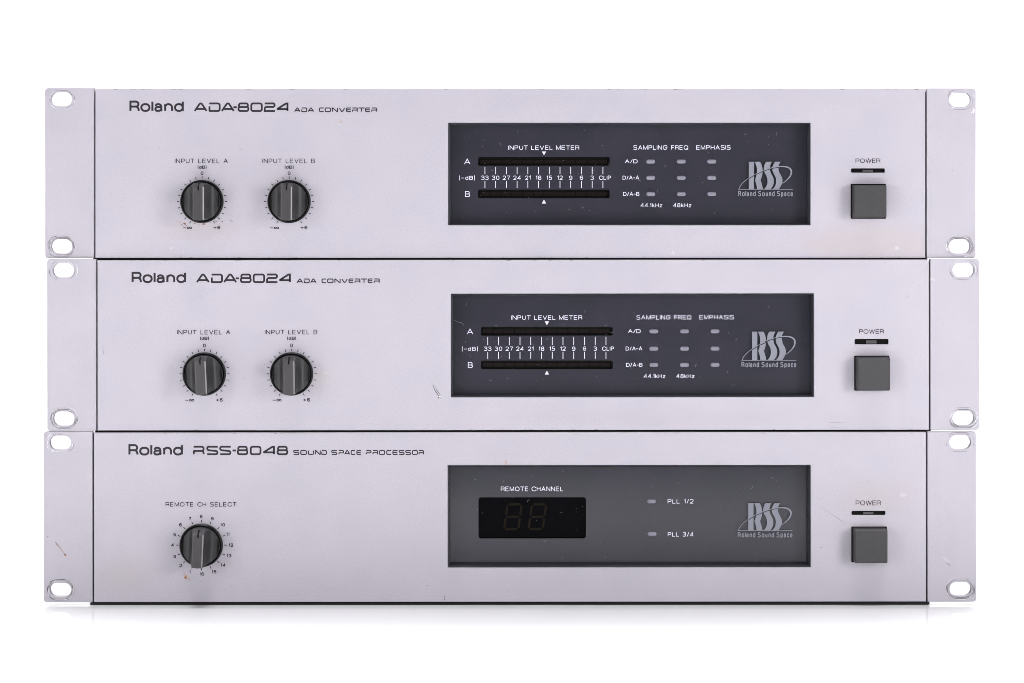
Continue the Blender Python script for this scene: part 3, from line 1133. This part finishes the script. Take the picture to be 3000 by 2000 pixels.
sh.blob(502, 728, 6, 5, 7, 82)
panel_specks(sh, 21, 46, (300, 275, 2700, 745))
edge_chips(sh, 22, 263, 290, 2700, 26)
edge_chips(sh, 23, 755.6, 290, 2700, 18)
sh.merge(panel1, sheet_mats())

# middle unit, in the first unit's pixels (8.5, 501 further up and left)
sh = Sheet(r2, 0, .00003)
ox, oy = -8.5, -501
P = lambda pts: [(x + ox, y + oy) for x, y in pts]
sh.stroke(P([(1269, 1122), (1272, 1131), (1277, 1141), (1284, 1151), (1291, 1160)]), [1.5, 4.5, 6, 7.5, 5], mat=1)
sh.stroke(P([(1269.5, 1123), (1273, 1132), (1278, 1142), (1285, 1152), (1291, 1158)]), [.6, 1.2, 1.6, 2.0, 1], mat=2)
sh.blob(1288 + ox, 1162 + oy, 5, 3.4, 1, 91)
sh.blob(1289 + ox, 1160 + oy, 3.2, 2.2, 2, 92)
sh.blob(715.7 + ox, 1106 + oy, 2.4, 2.8, 6, 93)
sh.blob(955 + ox, 1092 + oy, 7, 6, 7, 94)
sh.stroke(P([(303, 1012), (304.5, 1025), (307, 1040)]), [.6, 1.4, .6], mat=3)
sh.stroke(P([(2424, 1237), (2450, 1236), (2490, 1234)]), [.8, 1.3, .4], mat=0)
sh.stroke(P([(2424, 1249), (2445, 1250), (2474, 1249)]), [.8, 1.3, .4], mat=0)
sh.stroke(P([(2650, 872), (2656, 868), (2661, 872), (2654, 876)]), .9, mat=0)
panel_specks(sh, 31, 44, (300, 275, 2700, 745))
edge_chips(sh, 32, 263, 290, 2700, 16)
edge_chips(sh, 33, 755.6, 290, 2700, 14)
sh.merge(panel2, sheet_mats())
sh = Sheet(r2, WIN_E + .0003, .00003)
sh.stroke(P([(1329, 941), (1336, 944), (1343, 948), (1351, 949), (1356, 953), (1361, 959)]), [1, 1.2, 1.2, 1.2, 1.2, .6])
sh.merge(win2, [M['dust']])

# bottom unit
sh = Sheet(u3, 0, .00003)
sh.blob(544, 1688, 5, 6.5, 5, 101)
sh.blob(543, 1690, 3, 3.4, 4, 102)
for k, (x, y) in enumerate(((538, 1681), (551, 1692), (556, 1694), (547, 1697), (541, 1679))):
    sh.blob(x, y, 2.2, 1.3, 5, 103 + k, ang=k)
sh.blob(588, 1702, 1.6, 1.8, 3, 110)
sh.stroke([(2395, 1455), (2408, 1463)], [.4, 1.0], mat=0)
sh.stroke([(2400, 1482), (2425, 1497), (2448, 1512), (2464, 1523), (2478, 1531)], [.3, .8, 1.4, 1.2, .3], mat=0)
sh.blob(2645, 1448, 12, 7, 7, 111)
sh.stroke([(1302, 1743), (1301, 1749), (1302, 1756)], 1.4, mat=1)
sh.stroke([(1482, 1345), (1482.5, 1352), (1482, 1360)], [3, 4, 3], mat=6)
panel_specks(sh, 41, 46, (290, 1280, 2700, 1745))
edge_chips(sh, 42, 1267, 290, 2700, 16)
sh.merge(panel3, sheet_mats())
